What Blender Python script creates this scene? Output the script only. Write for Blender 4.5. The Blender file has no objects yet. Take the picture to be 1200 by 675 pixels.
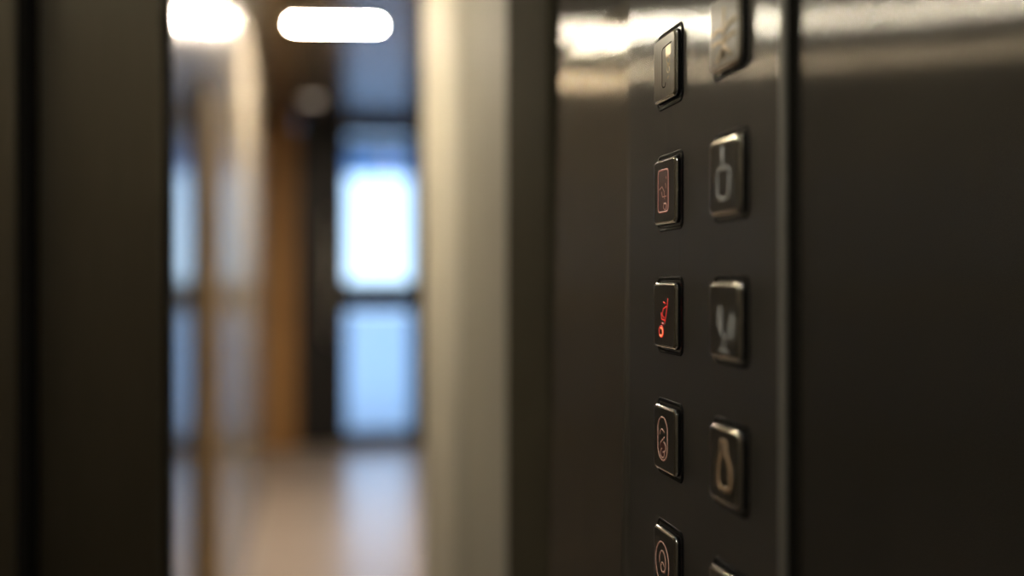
import bpy, bmesh, math, random
from mathutils import Vector, Matrix
random.seed(4)
sc = bpy.context.scene
col = sc.collection
PI = math.pi

# ------------------------------------------------------------------ view
F = 1120.0                      # focal length in pixels of the 1200 px frame
YAW = math.atan(230 / F)
CAMZ = 1.15
cam_d = bpy.data.cameras.new('camera')
cam = bpy.data.objects.new('camera', cam_d); col.objects.link(cam)
cam.location = (0, 0, CAMZ)
cam.rotation_euler = (PI / 2, 0, -YAW)
cam_d.sensor_width = 36
cam_d.lens = 36 * F / 1200
cam_d.shift_y = -5.5 / 1200
cam_d.clip_start = .01
cam_d.dof.use_dof = True
cam_d.dof.focus_distance = .480
cam_d.dof.aperture_fstop = cam_d.lens / 18.3
cam_d.dof.aperture_blades = 0
sc.camera = cam

sc.view_settings.view_transform = 'Standard'
sc.view_settings.look = 'None'
sc.view_settings.gamma = 1
sc.view_settings.exposure = 0.0
sc.view_settings.use_curve_mapping = False
sc.cycles.use_denoising = True
sc.cycles.max_bounces = 12
sc.cycles.diffuse_bounces = 6
sc.cycles.glossy_bounces = 8
sc.cycles.transparent_max_bounces = 12
sc.cycles.sample_clamp_indirect = 8
sc.cycles.caustics_reflective = True

# ------------------------------------------------------------- materials
def new_mat(name):
    m = bpy.data.materials.new(name); m.use_nodes = True
    nt = m.node_tree; nt.nodes.clear()
    out = nt.nodes.new('ShaderNodeOutputMaterial')
    return m, nt, out

def noise(nt, scale, vec_scale=(1, 1, 1), detail=3, rough=.5):
    tc = nt.nodes.new('ShaderNodeTexCoord')
    mp = nt.nodes.new('ShaderNodeMapping'); mp.inputs['Scale'].default_value = vec_scale
    nt.links.new(tc.outputs['Object'], mp.inputs['Vector'])
    n = nt.nodes.new('ShaderNodeTexNoise')
    n.inputs['Scale'].default_value = scale
    n.inputs['Detail'].default_value = detail
    n.inputs['Roughness'].default_value = rough
    nt.links.new(mp.outputs[0], n.inputs['Vector'])
    return n

def ramp(nt, src, c0, c1, p0=.3, p1=.7):
    r = nt.nodes.new('ShaderNodeValToRGB')
    r.color_ramp.elements[0].position = p0; r.color_ramp.elements[0].color = (*c0, 1)
    r.color_ramp.elements[1].position = p1; r.color_ramp.elements[1].color = (*c1, 1)
    nt.links.new(src, r.inputs[0])
    return r.outputs[0]

def principled(name, c0, c1=None, rough=.5, metal=0, scale=20, vs=(1, 1, 1), bump=0, coat=0, spec=.5, ior=1.5):
    m, nt, out = new_mat(name)
    b = nt.nodes.new('ShaderNodeBsdfPrincipled')
    nt.links.new(b.outputs[0], out.inputs[0])
    b.inputs['Roughness'].default_value = rough
    b.inputs['Metallic'].default_value = metal
    b.inputs['IOR'].default_value = ior
    b.inputs['Specular IOR Level'].default_value = spec
    b.inputs['Coat Weight'].default_value = coat
    b.inputs['Coat Roughness'].default_value = .05
    n = noise(nt, scale, vs)
    if c1 is None: c1 = tuple(min(1, x * 1.12) for x in c0)
    nt.links.new(ramp(nt, n.outputs[0], c0, c1), b.inputs['Base Color'])
    if bump:
        bp = nt.nodes.new('ShaderNodeBump'); bp.inputs['Strength'].default_value = bump
        bp.inputs['Distance'].default_value = .002
        nt.links.new(n.outputs[0], bp.inputs['Height']); nt.links.new(bp.outputs[0], b.inputs['Normal'])
    return m

def brushed(name, c0, c1, rough=.32, aniso=.8, grain=.04, sharp=.0, sharp_rough=.12):
    """vertical-grain brushed metal: reflections stretch sideways, across the grain"""
    m, nt, out = new_mat(name)
    g = nt.nodes.new('ShaderNodeBsdfAnisotropic')
    g.distribution = 'GGX'
    g.inputs['Roughness'].default_value = rough
    g.inputs['Anisotropy'].default_value = aniso
    t = nt.nodes.new('ShaderNodeCombineXYZ'); t.inputs[2].default_value = 1
    nt.links.new(t.outputs[0], g.inputs['Tangent'])
    n = noise(nt, 900, (1, 1, .012), 2, .6)
    n2 = noise(nt, 6, (1, 1, .6), 3, .6)
    cm = nt.nodes.new('ShaderNodeMix'); cm.data_type = 'RGBA'; cm.blend_type = 'MULTIPLY'
    cm.inputs[0].default_value = 1
    nt.links.new(ramp(nt, n.outputs[0], tuple(x * (1 - grain) for x in c0), tuple(x * (1 + grain) for x in c1)), cm.inputs[6])
    nt.links.new(ramp(nt, n2.outputs[0], (.93, .93, .93), (1, 1, 1)), cm.inputs[7])
    nt.links.new(cm.outputs[2], g.inputs['Color'])
    last = g
    if sharp > 0:
        s = nt.nodes.new('ShaderNodeBsdfAnisotropic'); s.distribution = 'GGX'
        s.inputs['Roughness'].default_value = sharp_rough
        nt.links.new(cm.outputs[2], s.inputs['Color'])
        mx = nt.nodes.new('ShaderNodeMixShader'); mx.inputs[0].default_value = sharp
        nt.links.new(g.outputs[0], mx.inputs[1]); nt.links.new(s.outputs[0], mx.inputs[2])
        last = mx
    nt.links.new(last.outputs[0], out.inputs[0])
    return m

def emitter(name, color, strength, back=(.8, .8, .8)):
    m, nt, out = new_mat(name)
    b = nt.nodes.new('ShaderNodeBsdfPrincipled')
    b.inputs['Base Color'].default_value = (*back, 1)
    b.inputs['Roughness'].default_value = .4
    b.inputs['Emission Color'].default_value = (*color, 1)
    b.inputs['Emission Strength'].default_value = strength
    nt.links.new(b.outputs[0], out.inputs[0])
    return m

def glass_mat(name, tint=(.93, .97, 1)):
    m, nt, out = new_mat(name)
    tr = nt.nodes.new('ShaderNodeBsdfTransparent'); tr.inputs[0].default_value = (*tint, 1)
    gl = nt.nodes.new('ShaderNodeBsdfAnisotropic'); gl.inputs['Roughness'].default_value = .03
    fr = nt.nodes.new('ShaderNodeFresnel'); fr.inputs[0].default_value = 1.45
    mx = nt.nodes.new('ShaderNodeMixShader')
    nt.links.new(fr.outputs[0], mx.inputs[0]); nt.links.new(tr.outputs[0], mx.inputs[1]); nt.links.new(gl.outputs[0], mx.inputs[2])
    nt.links.new(mx.outputs[0], out.inputs[0])
    return m

STEEL = (.50, .46, .40)
M = {}
M['steel'] = brushed('brushed_steel', (.60, .61, .63), (.65, .66, .68), .25, .905)
M['return_steel'] = brushed('grazing_sheen_steel', (.84, .82, .78), (.94, .92, .90), .24, .89)  # wall steel lightened, so the stronger grazing reflection sits in the colour
M['post_steel'] = principled('slam_post_paint', (.075, .065, .042), (.085, .075, .048), rough=.8, spec=.05)
M['plate'] = brushed('brushed_plate', (.86, .90, .97), (.91, .95, 1.0), .25, .89)
M['door_steel'] = brushed('dark_door_steel', (.46, .41, .30), (.51, .45, .34), .38, .6)
M['cap'] = brushed('button_face', (.66, .66, .66), (.70, .70, .70), .40, .75, .02)
M['polished'] = principled('polished_edge', (.92, .89, .82), rough=.09, metal=1)
M['edge'] = principled('plate_edge', (.80, .77, .68), rough=.55, metal=1)
M['black'] = principled('black_plastic', (.006, .006, .006), (.006, .006, .006), rough=.5, spec=.08)
M['gap'] = principled('rubber_and_gap_shade', (.01, .009, .007), rough=.8, spec=.1)  # near-black for rubber and for the shade put into gaps
M['cream'] = principled('cream_lacquer', (.88, .83, .72), (.91, .86, .75), rough=.6, scale=4)
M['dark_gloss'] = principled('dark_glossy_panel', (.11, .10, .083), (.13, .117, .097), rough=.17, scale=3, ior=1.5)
M['reveal'] = principled('grey_lacquer', (.55, .52, .45), (.59, .56, .48), rough=.6, scale=4)
M['gloss_wall'] = principled('gloss_wall_panel', (.21, .185, .145), (.235, .21, .165), rough=.20, scale=3, ior=1.45)
M['paint'] = principled('warm_paint', (.42, .36, .29), (.46, .40, .32), rough=.5, scale=5)
M['ceiling'] = principled('glossy_ceiling', (.10, .085, .065), (.12, .10, .075), rough=.2, scale=3, ior=1.55)
M['floor'] = principled('stone_floor', (.235, .20, .175), (.27, .23, .20), rough=.28, scale=9)
M['cab_floor'] = principled('cab_floor_vinyl', (.05, .04, .03), (.08, .06, .05), rough=.4, scale=40)
M['cab_wall'] = principled('cab_wall_laminate', (.12, .105, .08), (.15, .13, .10), rough=.4, scale=6)
M['cab_ceiling'] = principled('cab_ceiling_panel', (.10, .09, .07), rough=.5)
M['wood'] = principled('brown_wood', (.24, .125, .045), (.31, .165, .06), rough=.6, spec=.2, scale=5, vs=(8, 8, .6))
M['darkframe'] = principled('black_frame', (.010, .009, .009), rough=.5, spec=.25)
M['brass'] = principled('brown_metal', (.20, .13, .05), (.25, .165, .06), rough=.8, spec=.1, scale=6)
M['concrete'] = principled('pale_paving', (.40, .39, .36), (.45, .44, .40), rough=.8, scale=2)
M['canopy'] = principled('blue_grey_canopy', (.28, .48, .80), rough=.7)
M['render_wall'] = principled('pale_render', (.62, .64, .66), (.68, .70, .72), rough=.9, scale=1)
M['glass'] = glass_mat('clear_glass')
M['lamp_glow'] = emitter('lamp_diffuser', (1, .85, .66), 1250)
M['cab_glow'] = emitter('cab_spot_glow', (1, .93, .80), 370)
M['added_glow'] = emitter('added_side_glow', (1, .74, .46), 300)
M['bar_glow'] = emitter('upper_bar_glow', (1, .87, .62), 360)
M['bar_dim'] = emitter('lower_bar_glow', (1, .76, .46), 110)
M['spot_glow'] = emitter('dim_spot_glow', (1, .82, .65), 1.1)
M['sym_gold'] = principled('pale_gold_symbol', (.86, .74, .56), rough=.4, metal=.5)
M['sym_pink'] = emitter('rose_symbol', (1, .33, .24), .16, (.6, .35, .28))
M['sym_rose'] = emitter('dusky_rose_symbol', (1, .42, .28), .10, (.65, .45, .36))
M['sym_red'] = emitter('lit_red_symbol', (1, .045, .035), .5, (.45, .06, .05))
M['sym_orange'] = emitter('lit_orange_symbol', (1, .20, .08), 1.5, (.6, .12, .06))
M['sym_dark'] = principled('dark_red_fill', (.10, .02, .018), rough=.4)
M['sym_grey'] = principled('pale_grey_symbol', (.55, .56, .55), rough=.45)
M['sym_tan'] = principled('tan_symbol', (.50, .34, .20), rough=.45)

# --------------------------------------------------------------- helpers
def link_mesh(name, bm, mat, parent=None, smooth=False):
    bmesh.ops.recalc_face_normals(bm, faces=bm.faces)
    me = bpy.data.meshes.new(name); bm.to_mesh(me); bm.free()
    mats = mat if isinstance(mat, (list, tuple)) else [mat]
    for x in mats: me.materials.append(x)
    o = bpy.data.objects.new(name, me); col.objects.link(o)
    if parent is not None: o.parent = parent
    if smooth:
        for p in me.polygons: p.use_smooth = True
    return o

def add_box(bm, x0, x1, y0, y1, z0, z1, bevel=0, seg=2):
    r = bmesh.ops.create_cube(bm, size=1)
    vs = r['verts']
    bmesh.ops.scale(bm, vec=(x1 - x0, y1 - y0, z1 - z0), verts=vs)
    bmesh.ops.translate(bm, vec=((x0 + x1) / 2, (y0 + y1) / 2, (z0 + z1) / 2), verts=vs)
    if bevel:
        es = {e for v in vs for e in v.link_edges}
        bmesh.ops.bevel(bm, geom=list(es), offset=bevel, segments=seg, profile=.5, affect='EDGES')

def box(name, x0, x1, y0, y1, z0, z1, mat, parent=None, bevel=0):
    bm = bmesh.new(); add_box(bm, x0, x1, y0, y1, z0, z1, bevel)
    return link_mesh(name, bm, mat, parent)

def struct(o, label=None, cat=None):
    o['kind'] = 'structure'
    if label: o['label'] = label
    if cat: o['category'] = cat
    return o

def thing(name, loc, label, cat, group=None):
    o = bpy.data.objects.new(name, None); col.objects.link(o)
    o.location = loc; o['label'] = label; o['category'] = cat
    o.empty_display_size = .02
    if group: o['group'] = group
    return o

def rrect(w, h, r, n=6):
    """rounded rectangle outline, counter-clockwise, in (a, b)"""
    pts = []
    r = max(min(r, w / 2 - 1e-6, h / 2 - 1e-6), 1e-6)
    for cx, cy, a0 in ((w / 2 - r, h / 2 - r, 0), (-w / 2 + r, h / 2 - r, 90), (-w / 2 + r, -h / 2 + r, 180), (w / 2 - r, -h / 2 + r, 270)):
        for i in range(n + 1):
            a = math.radians(a0 + 90 * i / n)
            pts.append((cx + r * math.cos(a), cy + r * math.sin(a)))
    return pts

def loft(bm, rings, cap_last=True, mats=None, close_first=False):
    """rings: lists of (x,y,z) of equal length; mats: material index per band"""
    R = [[bm.verts.new(p) for p in ring] for ring in rings]
    n = len(R[0])
    for k in range(len(R) - 1):
        for i in range(n):
            f = bm.faces.new((R[k][i], R[k][(i + 1) % n], R[k + 1][(i + 1) % n], R[k + 1][i]))
            if mats: f.material_index = mats[k]
    if cap_last:
        f = bm.faces.new(R[-1])
        if mats: f.material_index = mats[len(R) - 1]
    if close_first: bm.faces.new(list(reversed(R[0])))

def cyl(bm, c, r, axis, length, seg=32):
    """cylinder from c along axis"""
    ax = Vector(axis).normalized()
    q = ax.to_track_quat('Z', 'Y').to_matrix().to_4x4()
    mt = Matrix.Translation(Vector(c) + ax * length / 2) @ q
    bmesh.ops.create_cone(bm, cap_ends=True, segments=seg, radius1=r, radius2=r, depth=length, matrix=mt)

# ============================================================ LIFT CAR
WX = .1778                      # right wall of the car
CZ = 2.25                       # car ceiling
YB, YD = -1.05, .69             # rear wall, end of the side wall at the door
XL = -1.15

struct(box('wall_right', WX, WX + .03, YB, YD, 0, CZ, M['steel']))
rt = struct(box('trim_5', -.001, .008, .524, YD, -CAMZ, CZ - CAMZ, M['return_steel']))
rt.location = (WX - .0022, 0, CAMZ); rt.rotation_euler = (0, math.radians(1.1), 0)      # this sheet leans back slightly to lower its light streak
struct(box('wall_left', XL - .03, XL, YB, .79, 0, CZ, M['cab_wall']))
struct(box('wall_back', XL, WX, YB - .03, YB, 0, CZ, M['cab_wall']))
struct(box('floor_car', XL - .03, WX + .03, YB - .03, .90, -.03, 0, M['cab_floor']))
struct(box('ceiling_car', XL - .03, WX + .03, YB - .03, .79, CZ, CZ + .03, M['cab_ceiling']))
struct(box('wall_front', XL, -.50, .74, .79, 0, CZ, M['door_steel']))
struct(box('trim_1', -.50, WX + .03, .74, .79, 2.08, CZ, M['door_steel']))      # header over the opening
# gap's shade as a near-black strip, then the car door's dark slam post
struct(box('trim_2', WX + .012, WX + .05, YD, .745, 0, CZ, M['gap']))
bm = bmesh.new(); add_box(bm, WX + .004, WX + .06, .745, .915, 0, 2.30, .003)
struct(link_mesh('trim_3', bm, M['post_steel']))

# sliding leaves, pushed back to the left
L1X = -.127
d1 = box('door_1', -.46, L1X, .850, .880, .012, 2.10, M['door_steel'], bevel=.004); struct(d1)
box('dark_edge', L1X - .002, L1X + .006, .857, .873, .012, 2.10, M['gap'], d1)
d2 = box('door_2', -1.0, -.228, .800, .830, .012, 2.10, M['door_steel'], bevel=.004); struct(d2)
box('dark_edge', -.230, -.222, .806, .845, .012, 2.10, M['gap'], d2)  # dark strip fills in the shade between the two leaves

# ------------------------------------------------- the control panel
PT = .0032                      # how far the plate stands off the wall
PY0, PY1 = .3385, .520
panel = thing('control_panel', (WX, (PY0 + PY1) / 2, .62), 'brushed steel lift control panel with two columns of square buttons on the right wall', 'control panel')
PO = Vector(panel.location)
def on_panel(o):
    o.parent = panel; o.location = -PO
    return o
bm = bmesh.new()
ring = []
for (ins, d) in ((0, -.0002), (0, PT - .0006), (.0002, PT - .0002), (.0007, PT)):
    pts = rrect(PY1 - PY0 - 2 * ins, 1.25 - 2 * ins, .003, 4)
    ring.append([(WX - d, (PY0 + PY1) / 2 + a, 1.18 + b) for a, b in pts])
loft(bm, ring, True, [1, 1, 1, 0])
on_panel(link_mesh('faceplate', bm, [M['plate'], M['edge']]))
# dark strip painted as the gap's shade along the plate's near side
bm = bmesh.new(); add_box(bm, WX - .0007, WX + .0002, PY0 - .0095, PY0 - .0003, .56, 1.80)
on_panel(link_mesh('gap_shade', bm, M['gap']))

FX = WX - PT                    # plane of the plate's face
COLY = (.4546, .3831)
ROWZ = [CAMZ + .1083 - .0622 * k for k in range(5)]
SWY, SWZ = .0350, .0386                      # outer width of the black surround
CWY, CWZ = .0308, .0330                      # cap width
RAISE = .0034

def tube(bm, pts, r, closed=False, sides=8, flat=.55):
    """a raised stroke through points (a, b) on a button face; a = toward the camera side (right in view), b = up"""
    P = [Vector((0, -a, b)) for a, b in pts]       # local: x = out of wall is negative
    n = len(P)
    rings = []
    for i in range(n):
        if closed: t = P[(i + 1) % n] - P[(i - 1) % n]
        else: t = P[min(i + 1, n - 1)] - P[max(i - 1, 0)]
        if t.length < 1e-9: t = Vector((0, 0, 1))
        t.normalize()
        s = t.cross(Vector((1, 0, 0))).normalized()
        rings.append([bm.verts.new(P[i] + s * (r * math.cos(2 * PI * k / sides)) + Vector((-1, 0, 0)) * (r * flat * math.sin(2 * PI * k / sides))) for k in range(sides)])
    m = n if closed else n - 1
    for i in range(m):
        A, B = rings[i], rings[(i + 1) % n]
        for k in range(sides):
            bm.faces.new((A[k], A[(k + 1) % sides], B[(k + 1) % sides], B[k]))
    if not closed:
        bm.faces.new(rings[0]); bm.faces.new(rings[-1])

def blob(bm, pts, h=.00009):
    """flat raised shape from an outline"""
    lo = [(0.0001, -a, b) for a, b in pts]; hi = [(-h, -a, b) for a, b in pts]
    loft(bm, [lo, hi], True)

def uv(u, v): return ((u - .5) * CWY, (v - .5) * CWZ)
def path(*q): return [uv(*p) for p in q]
def arc(cu, cv, ru, rv, a0, a1, n=18):
    return [uv(cu + ru * math.cos(math.radians(a0 + (a1 - a0) * i / n)), cv + rv * math.sin(math.radians(a0 + (a1 - a0) * i / n))) for i in range(n + 1)]
def rr(cu, cv, w, h, r):
    return [((cu - .5) * CWY + a, (cv - .5) * CWZ + b) for a, b in rrect(w * CWY, h * CWZ, r * CWY, 6)]

def make_button():
    """cap (the button itself) with its black surround, at the origin, facing -x"""
    bm = bmesh.new()
    RF = .00135
    prof = [(.0, .0004)] + [(RF * (1 - math.cos(math.radians(t))), RAISE - RF + RF * math.sin(math.radians(t))) for t in (0, 15, 30, 45, 60, 75, 90)]
    rings = []
    for ins, d in prof:
        rings.append([(-d, a, b) for a, b in rrect(CWY - 2 * ins, CWZ - 2 * ins, .0032 - ins * .6, 7)])
    loft(bm, rings, True, [2, 1, 1, 1, 1, 1, 1, 0])
    b = link_mesh('button', bm, [M['cap'], M['polished'], M['black']])
    for p in b.data.polygons: p.use_smooth = p.material_index == 1
    bm = bmesh.new()
    rings = []
    for ins, d in ((-.0003, .0), (0, .0004), (.0004, .0005), (.0009, .0003), (.0016, .0003)):
        rings.append([(-d, a, b_) for a, b_ in rrect(SWY - 2 * ins, SWZ - 2 * ins, .0042 - ins * .6, 7)])
    loft(bm, rings, False)
    s = link_mesh('surround', bm, M['black'], b)
    return b

def sym(name, mat, parent, strokes=(), blobs=(), r=.00042, closed=()):
    bm = bmesh.new()
    for s in strokes: tube(bm, s, r)
    for s in closed: tube(bm, s, r, True)
    for s in blobs: blob(bm, s)
    o = link_mesh(name, bm, mat, parent, smooth=not blobs)
    o.location = (-RAISE, 0, 0)
    return o

def symbols(b, c, k):
    if (c, k) == (0, 0):      # tall outlined plate with a bright block and small figures
        sym('symbol', M['sym_gold'], b, blobs=[rr(.70, .72, .22, .16, .04)], closed=[arc(.70, .57, .07, .05, 0, 340), arc(.70, .43, .06, .045, 0, 340)],
            strokes=[path((.66, .30), (.72, .33)), path((.60, .62), (.76, .64)), path((.64, .50), (.78, .50))], r=.00030)
        sym('symbol_outline', M['black'], b, strokes=[path((.84, .82), (.46, .80), (.42, .76), (.42, .24), (.46, .20), (.55, .20), (.58, .26))], r=.00030)
    elif (c, k) == (0, 1):    # red frame round a little figure
        sym('symbol_field', M['sym_dark'], b, blobs=[rr(.47, .51, .44, .62, .07)])
        sym('symbol_outline', M['sym_pink'], b, closed=[rr(.47, .51, .46, .64, .08)], r=.00050)
        sym('symbol', M['sym_pink'], b, strokes=[path((.30, .54), (.42, .58), (.52, .50), (.54, .38)), path((.40, .50), (.44, .42), (.62, .42)),
            path((.50, .32), (.62, .30), (.60, .24)), path((.60, .72), (.62, .68)), path((.58, .62), (.60, .54))], closed=[arc(.56, .27, .07, .05, 0, 340)], r=.00034)
    elif (c, k) == (0, 2):    # lit red slanting glyph with a bright loop at its foot
        sym('symbol', M['sym_red'], b, strokes=[path((.68, .76), (.66, .66), (.60, .52), (.54, .38)), path((.48, .70), (.58, .68)), path((.62, .64), (.48, .60), (.42, .50), (.52, .46)),
            path((.38, .54), (.40, .44), (.56, .42)), path((.40, .38), (.50, .36))], closed=[arc(.38, .25, .10, .085, 0, 340)], r=.00042)
        sym('symbol_spark', M['sym_grey'], b, strokes=[path((.44, .38), (.52, .37))], r=.0005)
        sym('symbol_glow', M['sym_orange'], b, strokes=[path((.44, .30), (.46, .22), (.40, .18), (.32, .19)), path((.36, .30), (.42, .31))], r=.00060)
    elif (c, k) == (0, 3):    # upright oval with a curled figure
        sym('symbol_outline', M['sym_rose'], b, closed=[rr(.44, .50, .44, .66, .22)], r=.00045)
        sym('symbol', M['sym_rose'], b, strokes=[arc(.42, .57, .10, .07, 200, 20, 10), path((.54, .54), (.36, .44), (.34, .40)), arc(.46, .38, .13, .08, 80, -90, 10), arc(.44, .28, .09, .07, 100, 400, 12)], r=.00042)
        sym('symbol_field', M['sym_dark'], b, blobs=[rr(.44, .33, .28, .22, .1)])
    elif (c, k) == (0, 4):    # round outline with a smaller open ring
        sym('symbol_outline', M['sym_rose'], b, closed=[arc(.42, .48, .30, .32, 0, 350, 30)], r=.00045)
        sym('symbol', M['sym_rose'], b, strokes=[arc(.44, .50, .14, .17, 190, -60, 16), arc(.44, .42, .08, .07, 20, 330, 12)], r=.00045)
    elif (c, k) == (1, 0):    # upright with two crossbars and spread feet
        sym('symbol', M['sym_gold'], b, strokes=[path((.52, .80), (.52, .12)), path((.12, .52), (.36, .54), (.52, .48), (.68, .56), (.92, .57)), path((.14, .38), (.36, .38), (.52, .34), (.70, .40), (.90, .40)),
            path((.52, .30), (.28, .12)), path((.52, .30), (.76, .14))], r=.0011)
    elif (c, k) == (1, 1):    # stem over a rounded loop
        sym('symbol', M['sym_grey'], b, strokes=[path((.46, .88), (.46, .70), (.48, .60))], closed=[rr(.50, .40, .40, .40, .12)], r=.0010)
    elif (c, k) == (1, 2):    # two leaves on a short stem
        def leaf(cu, cv, w, h, tilt):
            pts = []
            for i in range(20):
                a = 2 * PI * i / 20
                x, y = w * math.sin(a) * abs(math.sin(a)) ** .6, h * math.cos(a)
                pts.append(uv(cu + x * math.cos(tilt) - y * math.sin(tilt), cv + x * math.sin(tilt) + y * math.cos(tilt)))
            return pts
        sym('symbol', M['sym_grey'], b, strokes=[path((.42, .50), (.46, .34), (.54, .26)), path((.72, .40), (.62, .30), (.54, .26)), path((.54, .26), (.50, .12), (.36, .10)), path((.50, .12), (.64, .10))],
            blobs=[leaf(.38, .52, .10, .20, .12), leaf(.76, .44, .10, .19, -.10)], r=.0008)
    elif (c, k) == (1, 3):    # bell-bottle outline
        sym('symbol', M['sym_tan'], b, closed=[path((.44, .82), (.58, .82), (.59, .66), (.72, .52), (.74, .28), (.66, .20), (.40, .20), (.32, .28), (.34, .52), (.43, .66))], r=.0013)
        sym('symbol_tip', M['sym_grey'], b, blobs=[rr(.51, .78, .16, .10, .03)])
    else:                     # two nested rings
        sym('symbol', M['sym_tan'], b, closed=[arc(.5, .45, .26, .26, 0, 350, 24), arc(.5, .45, .12, .12, 0, 350, 16)], r=.0008)

LAB = {(0, 0): 'button with pale gold outlined plate symbol', (0, 1): 'button with red framed figure symbol', (0, 2): 'button with lit red slanting symbol',
       (0, 3): 'button with rose oval symbol', (0, 4): 'button with two nested round outlines', (1, 0): 'button with grey double crossbar symbol',
       (1, 1): 'button with grey loop and stem symbol', (1, 2): 'button with grey twin leaf symbol', (1, 3): 'button with tan bottle shaped symbol', (1, 4): 'button cut off by the lower frame edge'}
proto = make_button()
first = True
for c in (0, 1):
    for k in range(5):
        if first: b = proto; first = False
        else:
            b = proto.copy(); col.objects.link(b)
            s = surround0.copy(); col.objects.link(s); s.parent = b
        if b is proto: surround0 = [o for o in b.children][0] if b.children else None
        if surround0 is None: surround0 = [o for o in bpy.data.objects if o.parent == b][0]
        b.parent = panel
        b.location = Vector((FX, COLY[c], ROWZ[k])) - PO
        b['label'] = LAB[(c, k)]
        symbols(b, c, k)

# --------------------------------------------- spots in the car ceiling
def recessed_spot(x, y, z, label, glow, r=.035, group=None):
    t = thing('ceiling_spotlight', (x, y, z), label, 'spotlight', group)
    bm = bmesh.new()
    n = 32
    rings = [[(rad * math.cos(2 * PI * i / n), rad * math.sin(2 * PI * i / n), dz) for i in range(n)] for rad, dz in ((r * 1.3, .001), (r * 1.3, -.003), (r * 1.22, -.005), (r * 1.02, -.004), (r, .0))]
    loft(bm, rings, False)
    o = link_mesh('trim_ring', bm, M['edge'], t)
    bm = bmesh.new(); cyl(bm, (0, 0, -.003), r, (0, 0, 1), .004)
    link_mesh('lens', bm, glow, t)
    return t
recessed_spot(-.30, -.15, CZ, 'round spotlight in the lift ceiling nearer the door', M['cab_glow'], group='round spotlights in the lift ceiling')
recessed_spot(-.75, -.55, CZ, 'round spotlight in the lift ceiling farther from the door', M['cab_glow'], group='round spotlights in the lift ceiling')

# ============================================================ CORRIDOR
CH = 2.27
WL = -.285                      # glossy left wall
YE = 6.85                       # end wall with the glass door
struct(box('floor', -1.6, 1.6, .90, YE + .10, -.03, 0, M['floor']))
struct(box('ceiling', -1.6, 1.6, .90, YE + .10, CH, CH + .05, M['ceiling']))
struct(box('wall_left_corridor', WL - .10, WL, 2.55, 5.3, 0, CH, M['gloss_wall']))
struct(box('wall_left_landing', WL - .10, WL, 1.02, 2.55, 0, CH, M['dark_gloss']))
struct(box('wall_left_lobby', -1.65, -1.60, .88, YE + .1, 0, CH, M['paint']))
struct(box('wall_front_landing', -1.6, -.40, .90, 1.02, 0, CH, M['paint']))
# grey reveal beside the landing door, then the cream rounded jamb
struct(box('wall_right_landing', WX + .012, 1.6, .925, 1.27, 0, CH, M['reveal']))
bm = bmesh.new()
X0, Y0, Y1, RC = WX + .004, 1.27, 1.70, .05
pts = [(X0 + .01, Y0), (X0, Y0 + .01), (X0, Y1 - RC)]
for i in range(1, 17):
    a = PI - (PI / 2) * i / 16
    pts.append((X0 + RC + RC * math.cos(a), Y1 - RC + RC * math.sin(a)))
pts += [(1.6, Y1), (1.6, Y0)]
loft(bm, [[(x, y, 0) for x, y in pts], [(x, y, CH) for x, y in pts]], True, close_first=True)
o = link_mesh('trim_4', bm, M['cream']); struct(o)
for p in o.data.polygons: p.use_smooth = abs(p.normal.z) < .5 and p.area < .1
struct(box('wall_right_corridor', .775, .83, Y1, YE + .05, 0, CH, M['paint']))

# brown upright on the glossy wall
t = box('brown_wall_strip', WL - .001, WL + .014, 2.46, 2.88, .0, 1.66, M['brass'], bevel=.002)
t['label'] = 'brown upright strip on the glossy left corridor wall'; t['category'] = 'wall strip'
# wooden post
bm = bmesh.new(); add_box(bm, -.355, -.125, YE - .10, YE - .005, 0, CH - .002, .006)
add_box(bm, -.335, -.145, YE - .108, YE - .101, .12, CH - .12, .003)
t = link_mesh('wooden_post', bm, M['wood'])
t['label'] = 'brown wooden post at the corridor end left of the glass door'; t['category'] = 'post'
struct(box('wall_back_corridor', -1.6, -.125, YE, YE + .06, 0, CH, M['paint']))

# ceiling lamp
def on_ray(px, py, depth):
    xc, zc = (px - 600) / F * depth, depth
    ca, sa = math.cos(YAW), math.sin(YAW)
    return Vector((xc * ca + zc * sa, -xc * sa + zc * ca, CAMZ + (332 - py) / F * depth))
LD = (CH - .015 - CAMZ) * F / 303
LP = on_ray(393, 29.5, LD)
lamp = thing('ceiling_lamp', (LP.x, LP.y, CH), 'bright warm bar lamp on the corridor ceiling', 'ceiling lamp')
lamp.rotation_euler = (0, 0, math.radians(-9))
hw = 49 / F * LD
bm = bmesh.new(); add_box(bm, -hw - .012, hw + .012, -.045, .045, -.0145, 0, .003)
link_mesh('housing', bm, M['edge'], lamp)
bm = bmesh.new(); add_box(bm, -hw, hw, -.026, .026, -.0150, -.012, .0008, 2)
link_mesh('diffuser', bm, M['lamp_glow'], lamp)
# unseen twin-bar lamp added outside the landing door for the streaks on the steel
wl = thing('added_wall_lamp', (WL, 1.46, 1.53), 'small unseen twin bar lamp added on the left wall just behind the sliding door leaf', 'wall lamp')
bm = bmesh.new(); add_box(bm, .0005, .020, -.07, .07, -.075, .075, .004)
link_mesh('housing', bm, M['edge'], wl)
for z, g, h in ((.038, M['bar_glow'], .007), (-.030, M['bar_dim'], .004)):
    bm = bmesh.new(); add_box(bm, .018, .026, -.055, .055, z - h, z + h, .002)
    link_mesh('diffuser', bm, g, wl)
# small dim spotlight farther down the corridor
SP = on_ray(366, 117, (CH - CAMZ) * F / 215)
recessed_spot(SP.x, SP.y, CH, 'small dim round spotlight on the corridor ceiling above the doorway', M['spot_glow'], .05)
recessed_spot(.66, 5.05, CH, 'added unseen round light on the corridor ceiling by the right wall', M['added_glow'], .035)  # added light hidden behind the column, meant for a streak on the steel

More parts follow.
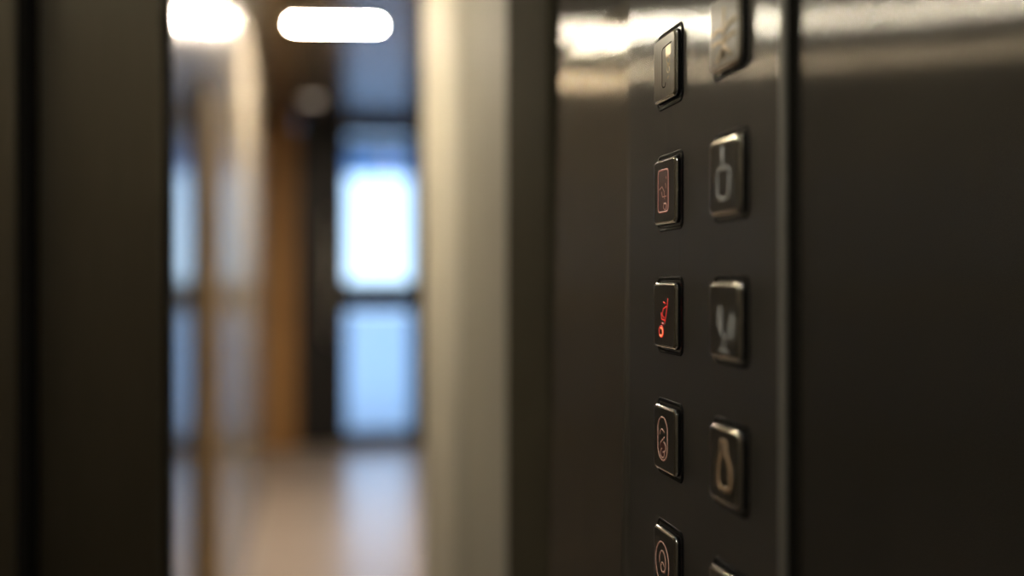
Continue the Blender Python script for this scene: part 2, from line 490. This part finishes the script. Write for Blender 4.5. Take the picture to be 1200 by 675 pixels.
# ---------------------------------------------------- glass door
d3 = box('door_3', -.120, .775, YE + .02, YE + .08, CH - .03, CH, M['darkframe']); struct(d3)
def dp(name, x0, x1, z0, z1, mat=M['darkframe'], y0=YE, y1=YE + .06, bv=.004):
    return box(name, x0, x1, y0, y1, z0, z1, mat, d3, bv)
dp('side_panel', -.150, .125, 0, CH - .03, y0=YE + .02)
dp('door_stile', .125, .215, 0, CH - .03)
dp('door_stile', .665, .775, 0, CH - .03)
dp('bottom_rail', .215, .665, 0, .10)
dp('middle_rail', .215, .665, .955, 1.16)
dp('top_rail', .215, .665, 2.20, CH - .03)
dp('glass_pane', .215, .665, 1.16, 2.20, M['glass'], YE + .027, YE + .033, 0)
dp('glass_pane', .215, .665, .10, .955, M['glass'], YE + .027, YE + .033, 0)
bm = bmesh.new(); cyl(bm, (.100, YE - .045, .75), .012, (0, 0, 1), .9, 16)
for z in (.85, 1.55): cyl(bm, (.100, YE - .045, z), .008, (0, 1, 0), .066, 12)
link_mesh('pull_handle', bm, M['edge'], d3, True)['label'] = 'grey metal pull handle'

# ============================================================ OUTSIDE
struct(box('ground', -12, 14, YE + .10, 40, -.06, -.02, M['concrete']))
cn = box('entrance_canopy', -1.6, 2.6, YE + .12, 8.45, 2.085, 2.20, M['canopy'], bevel=.01)
cn['label'] = 'blue grey canopy seen through the upper glass of the door'; cn['category'] = 'canopy'

w = bpy.data.worlds.new('world'); sc.world = w; w.use_nodes = True
nt = w.node_tree; bg = nt.nodes['Background']
tc = nt.nodes.new('ShaderNodeTexCoord'); sx = nt.nodes.new('ShaderNodeSeparateXYZ')
nt.links.new(tc.outputs['Generated'], sx.inputs[0])
cr = nt.nodes.new('ShaderNodeValToRGB')
cr.color_ramp.elements[0].position = 0; cr.color_ramp.elements[0].color = (.60, .80, 1, 1)
cr.color_ramp.elements[1].position = .5; cr.color_ramp.elements[1].color = (.32, .55, 1, 1)
nt.links.new(sx.outputs[2], cr.inputs[0]); nt.links.new(cr.outputs[0], bg.inputs[0])
bg.inputs[1].default_value = 3.0
